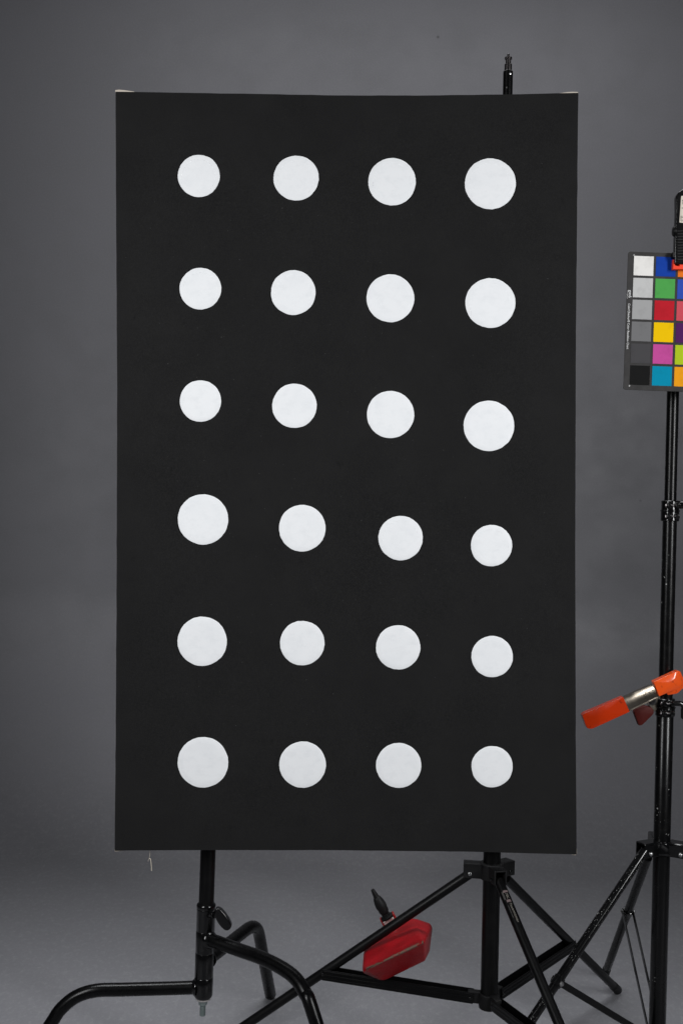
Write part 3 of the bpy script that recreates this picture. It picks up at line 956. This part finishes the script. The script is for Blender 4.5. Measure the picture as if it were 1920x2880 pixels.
# ------------------------------------------------------------------ clamp at the top of the chart
YK = .06
kc = empty('hand_clamp', P(1925, 640, YK + .02), 'black hand clamp with red pads and paper label gripping the top of the chart', 'clamp')
body_poly = rounded([(1921, 530), (1905, 541), (1899.5, 552), (1900, 600), (1898, 650), (1896, 700), (1896, 742), (1958, 744), (1958, 700), (1955, 552), (1940, 532)], 6, 4)
bm = bmesh.new(); prism(bm, body_poly, YK - .004, YK + .0125); kb = obj('body', bm, M['gloss'], kc, bev=.003, seg=3)
bm = bmesh.new(); prism(bm, rounded([(1914, 551), (1950, 549), (1946, 628), (1909, 626)], 2, 2), YK - .0050, YK - .0042)
lab = obj('paper_label', bm, M['label'], kc, smooth=False)
bm = bmesh.new()
for (x0, x1, y0, y1) in ((1917, 1940, 562, 565), (1917, 1934, 567, 569.5), (1917, 1938, 572, 574), (1915.5, 1932, 584, 586)):
    prism(bm, [(x0, y0), (x1, y0), (x1, y1), (x0, y1)], YK - .0054, YK - .0051)
random.seed(3)
for i in range(9):
    for j in range(5):
        if random.random() < .62:
            x0 = 1912.5 + i * 3.1; y0 = 607 + j * 3.6
            prism(bm, [(x0, y0), (x0 + 2.1, y0), (x0 + 1.6, y0 + 2.4), (x0, y0 + 2.4)], YK - .0054, YK - .0051)
obj('label_print', bm, M['label_ink'], lab, smooth=False)
bm = bmesh.new()
for i in range(11):
    y0 = 648 + i * 8
    prism(bm, rounded([(1903, y0), (1950, y0 - 2), (1950, y0 + 2), (1903, y0 + 4)], 1.5, 2), YK - .0058, YK - .0035)
obj('grip_ribs', bm, M['satin'], kc, bev=.0005)
bm = bmesh.new(); lathe(bm, P(1898, 651, YK), -RIGHT, [(0, W(15, YK)), (W(4, YK), W(15, YK)), (W(7.5, YK), W(12, YK)), (W(8.5, YK), W(6, YK))], 28); obj('release_knob', bm, M['satin'], kc)
bm = bmesh.new(); prism(bm, rounded([(1890.5, 708), (1897, 706), (1898, 724), (1890.5, 724)], 2, 2), YK - .003, YK + .0125); obj('jaw', bm, M['satin'], kc, bev=.001)
bm = bmesh.new()
prism(bm, [(1892.3, 729), (1896.2, 729), (1896.5, 746), (1909, 749), (1910.5, 739), (1958, 740), (1958, 757), (1891, 757.5)], YK + .001, YK + .0125)
obj('jaw_pad', bm, M['red_pad'], kc, bev=.0008)

bm = bmesh.new(); sweep(bm, fillet([P(1928, 690, YK + .010), P(1928, 690, .15), P(1901, 756, .154)], [.02]), .006, 16); obj('mounting_arm', bm, M['satin'], kc)

# ------------------------------------------------------------------ orange spring clamp
oc = lambda pts: [(1620 + x / 5.2267, 1860 + y / 5.2267) for x, y in pts]
YO = .085
sp = empty('spring_clamp', P(1853, 1940, YO + .02), 'steel spring clamp with orange vinyl tips clipped to the right stand', 'clamp')


def tilted_prism(poly, yoff, thick, tilt, pivot=1850, bulge=0.):
    """pixel polygon with real thickness, its front softly pillowed"""
    bm = bmesh.new(); n = len(poly)
    cx = sum(p[0] for p in poly) / n; cy = sum(p[1] for p in poly) / n
    rings = []
    for sc_, dep in ([(1, thick), (1, 0)] + [(k, -bulge * (1 - k ** 2.2)) for k in ((.93, .84, .72, .58, .42, .25, .1) if bulge else ())]):
        rg = []
        for (x, y) in poly:
            X = cx + (x - cx) * sc_; Yp = cy + (y - cy) * sc_
            q0 = P(x, y, yoff + (x - pivot) * tilt) if sc_ == 1 else P(X, Yp, yoff + (X - pivot) * tilt)
            rg.append(bm.verts.new(q0 + FWD * dep))
        rings.append(rg)
    bm.faces.new(list(reversed(rings[0]))); bm.faces.new(rings[-1])
    for a, b in zip(rings, rings[1:]):
        for i in range(n):
            j = (i + 1) % n; bm.faces.new((a[i], a[j], b[j], b[i]))
    return bm


TI = .00012
obj('handle_grip', tilted_prism(rounded(oc([(84, 800), (112, 768), (686, 524), (781, 742), (225, 996), (150, 985)]), [5, 6, 1.5, 1.5, 6, 10], 5), YO - .002, .020, TI, bulge=.0016), M['orange'], sp, bev=.0035, seg=4)
bm = bmesh.new(); gr = []
topE = [(655, 548), (760, 503), (850, 455), (1000, 392), (1180, 322)]; botE = [(700, 726), (775, 712), (900, 655), (1050, 588), (1225, 500)]
def along(E, t):
    k = min(int(t * 4), 3); f_ = t * 4 - k; return (E[k][0] + (E[k + 1][0] - E[k][0]) * f_, E[k][1] + (E[k + 1][1] - E[k][1]) * f_)
for i in range(25):
    t = i / 24; a = along(topE, t); b = along(botE, t); row = []
    for k in range(11):
        v_ = k / 10; X, Yp = oc([(a[0] + (b[0] - a[0]) * v_, a[1] + (b[1] - a[1]) * v_)])[0]
        row.append(bm.verts.new(P(X, Yp, YO + (X - 1850) * TI + .0042 + .010 * t * t - .010 * t + .0016 * t - .0022 * (1 - abs(2 * v_ - 1) ** 3) - .0015 * math.sin(math.pi * v_))))
    gr.append(row)
back = [[bm.verts.new(v.co + FWD * .014) if k in (0, 10) else None for k, v in enumerate(r_)] for r_ in gr]
for i in range(24):
    for k in range(10): bm.faces.new((gr[i][k], gr[i + 1][k], gr[i + 1][k + 1], gr[i][k + 1]))
    for k in (0, 10): bm.faces.new((gr[i][k], gr[i + 1][k], back[i + 1][k], back[i][k]))
arm = obj('steel_arm', bm, M['steel'], sp, angle=50)
bm = tilted_prism(oc([(765, 712), (1205, 510), (1210, 530), (1100, 590), (780, 735)]), YO + .004, .014, TI); obj('arm_flange', bm, M['steel'], sp, bev=.001)
obj('jaw_tip', tilted_prism(rounded(oc([(1130, 303), (1462, 150), (1498, 166), (1562, 325), (1530, 380), (1215, 516)]), [1.5, 5, 5, 6, 6, 1.5], 4), YO - .003, .020, TI, bulge=.0042), M['orange_bright'], sp, bev=.0035, seg=4)
obj('jaw_tip', tilted_prism(rounded(oc([(1300, 240), (1490, 136), (1525, 150), (1600, 330), (1575, 385), (1480, 475), (1330, 500)]), 5, 3), YO + .0185, .02, TI), M['orange_bright'], sp, bev=.003)
obj('handle_grip', tilted_prism(rounded(oc([(838, 745), (885, 690), (1010, 655), (1112, 678), (1145, 760), (965, 938), (915, 948)]), [6, 6, 4, 6, 8, 7, 7], 4), YO + .06, .014, 0, bulge=.002), M['dark_orange'], sp, bev=.003, label='dark red rear grip')
bm = tilted_prism(oc([(1050, 640), (1300, 330), (1420, 420), (1150, 745)]), YO + .062, .014, 0); obj('steel_arm', bm, M['steel'], sp, bev=.001)
bm = bmesh.new(); tube(bm, P(1833, 1972, YO + .01), P(1829, 1975, YO + .07), .006, n=16)
for i in range(5):
    lathe(bm, P(1833, 1972, YO + .016) + FWD * i * .004, FWD, [(0, .0085), (.0015, .0095), (.003, .0085)], 20)
obj('spring', bm, M['spigot'], sp)
# stamped marks on the steel arm
bm = bmesh.new(); random.seed(11)
for i in range(16):
    t = random.random(); s = random.random()
    x = 1000 + 150 * t; y = 400 - (x - 1000) * .42 + 30 + s * 95
    X, Yp = oc([(x, y)])[0]
    tube(bm, P(X, Yp, YO + (X - 1850) * TI - .0013), P(X + random.uniform(-1.5, 1.5), Yp + random.uniform(1, 2.5), YO + (X - 1850) * TI - .0013), .0006, n=6)
obj('stamped_mark', bm, M['steel'], arm)
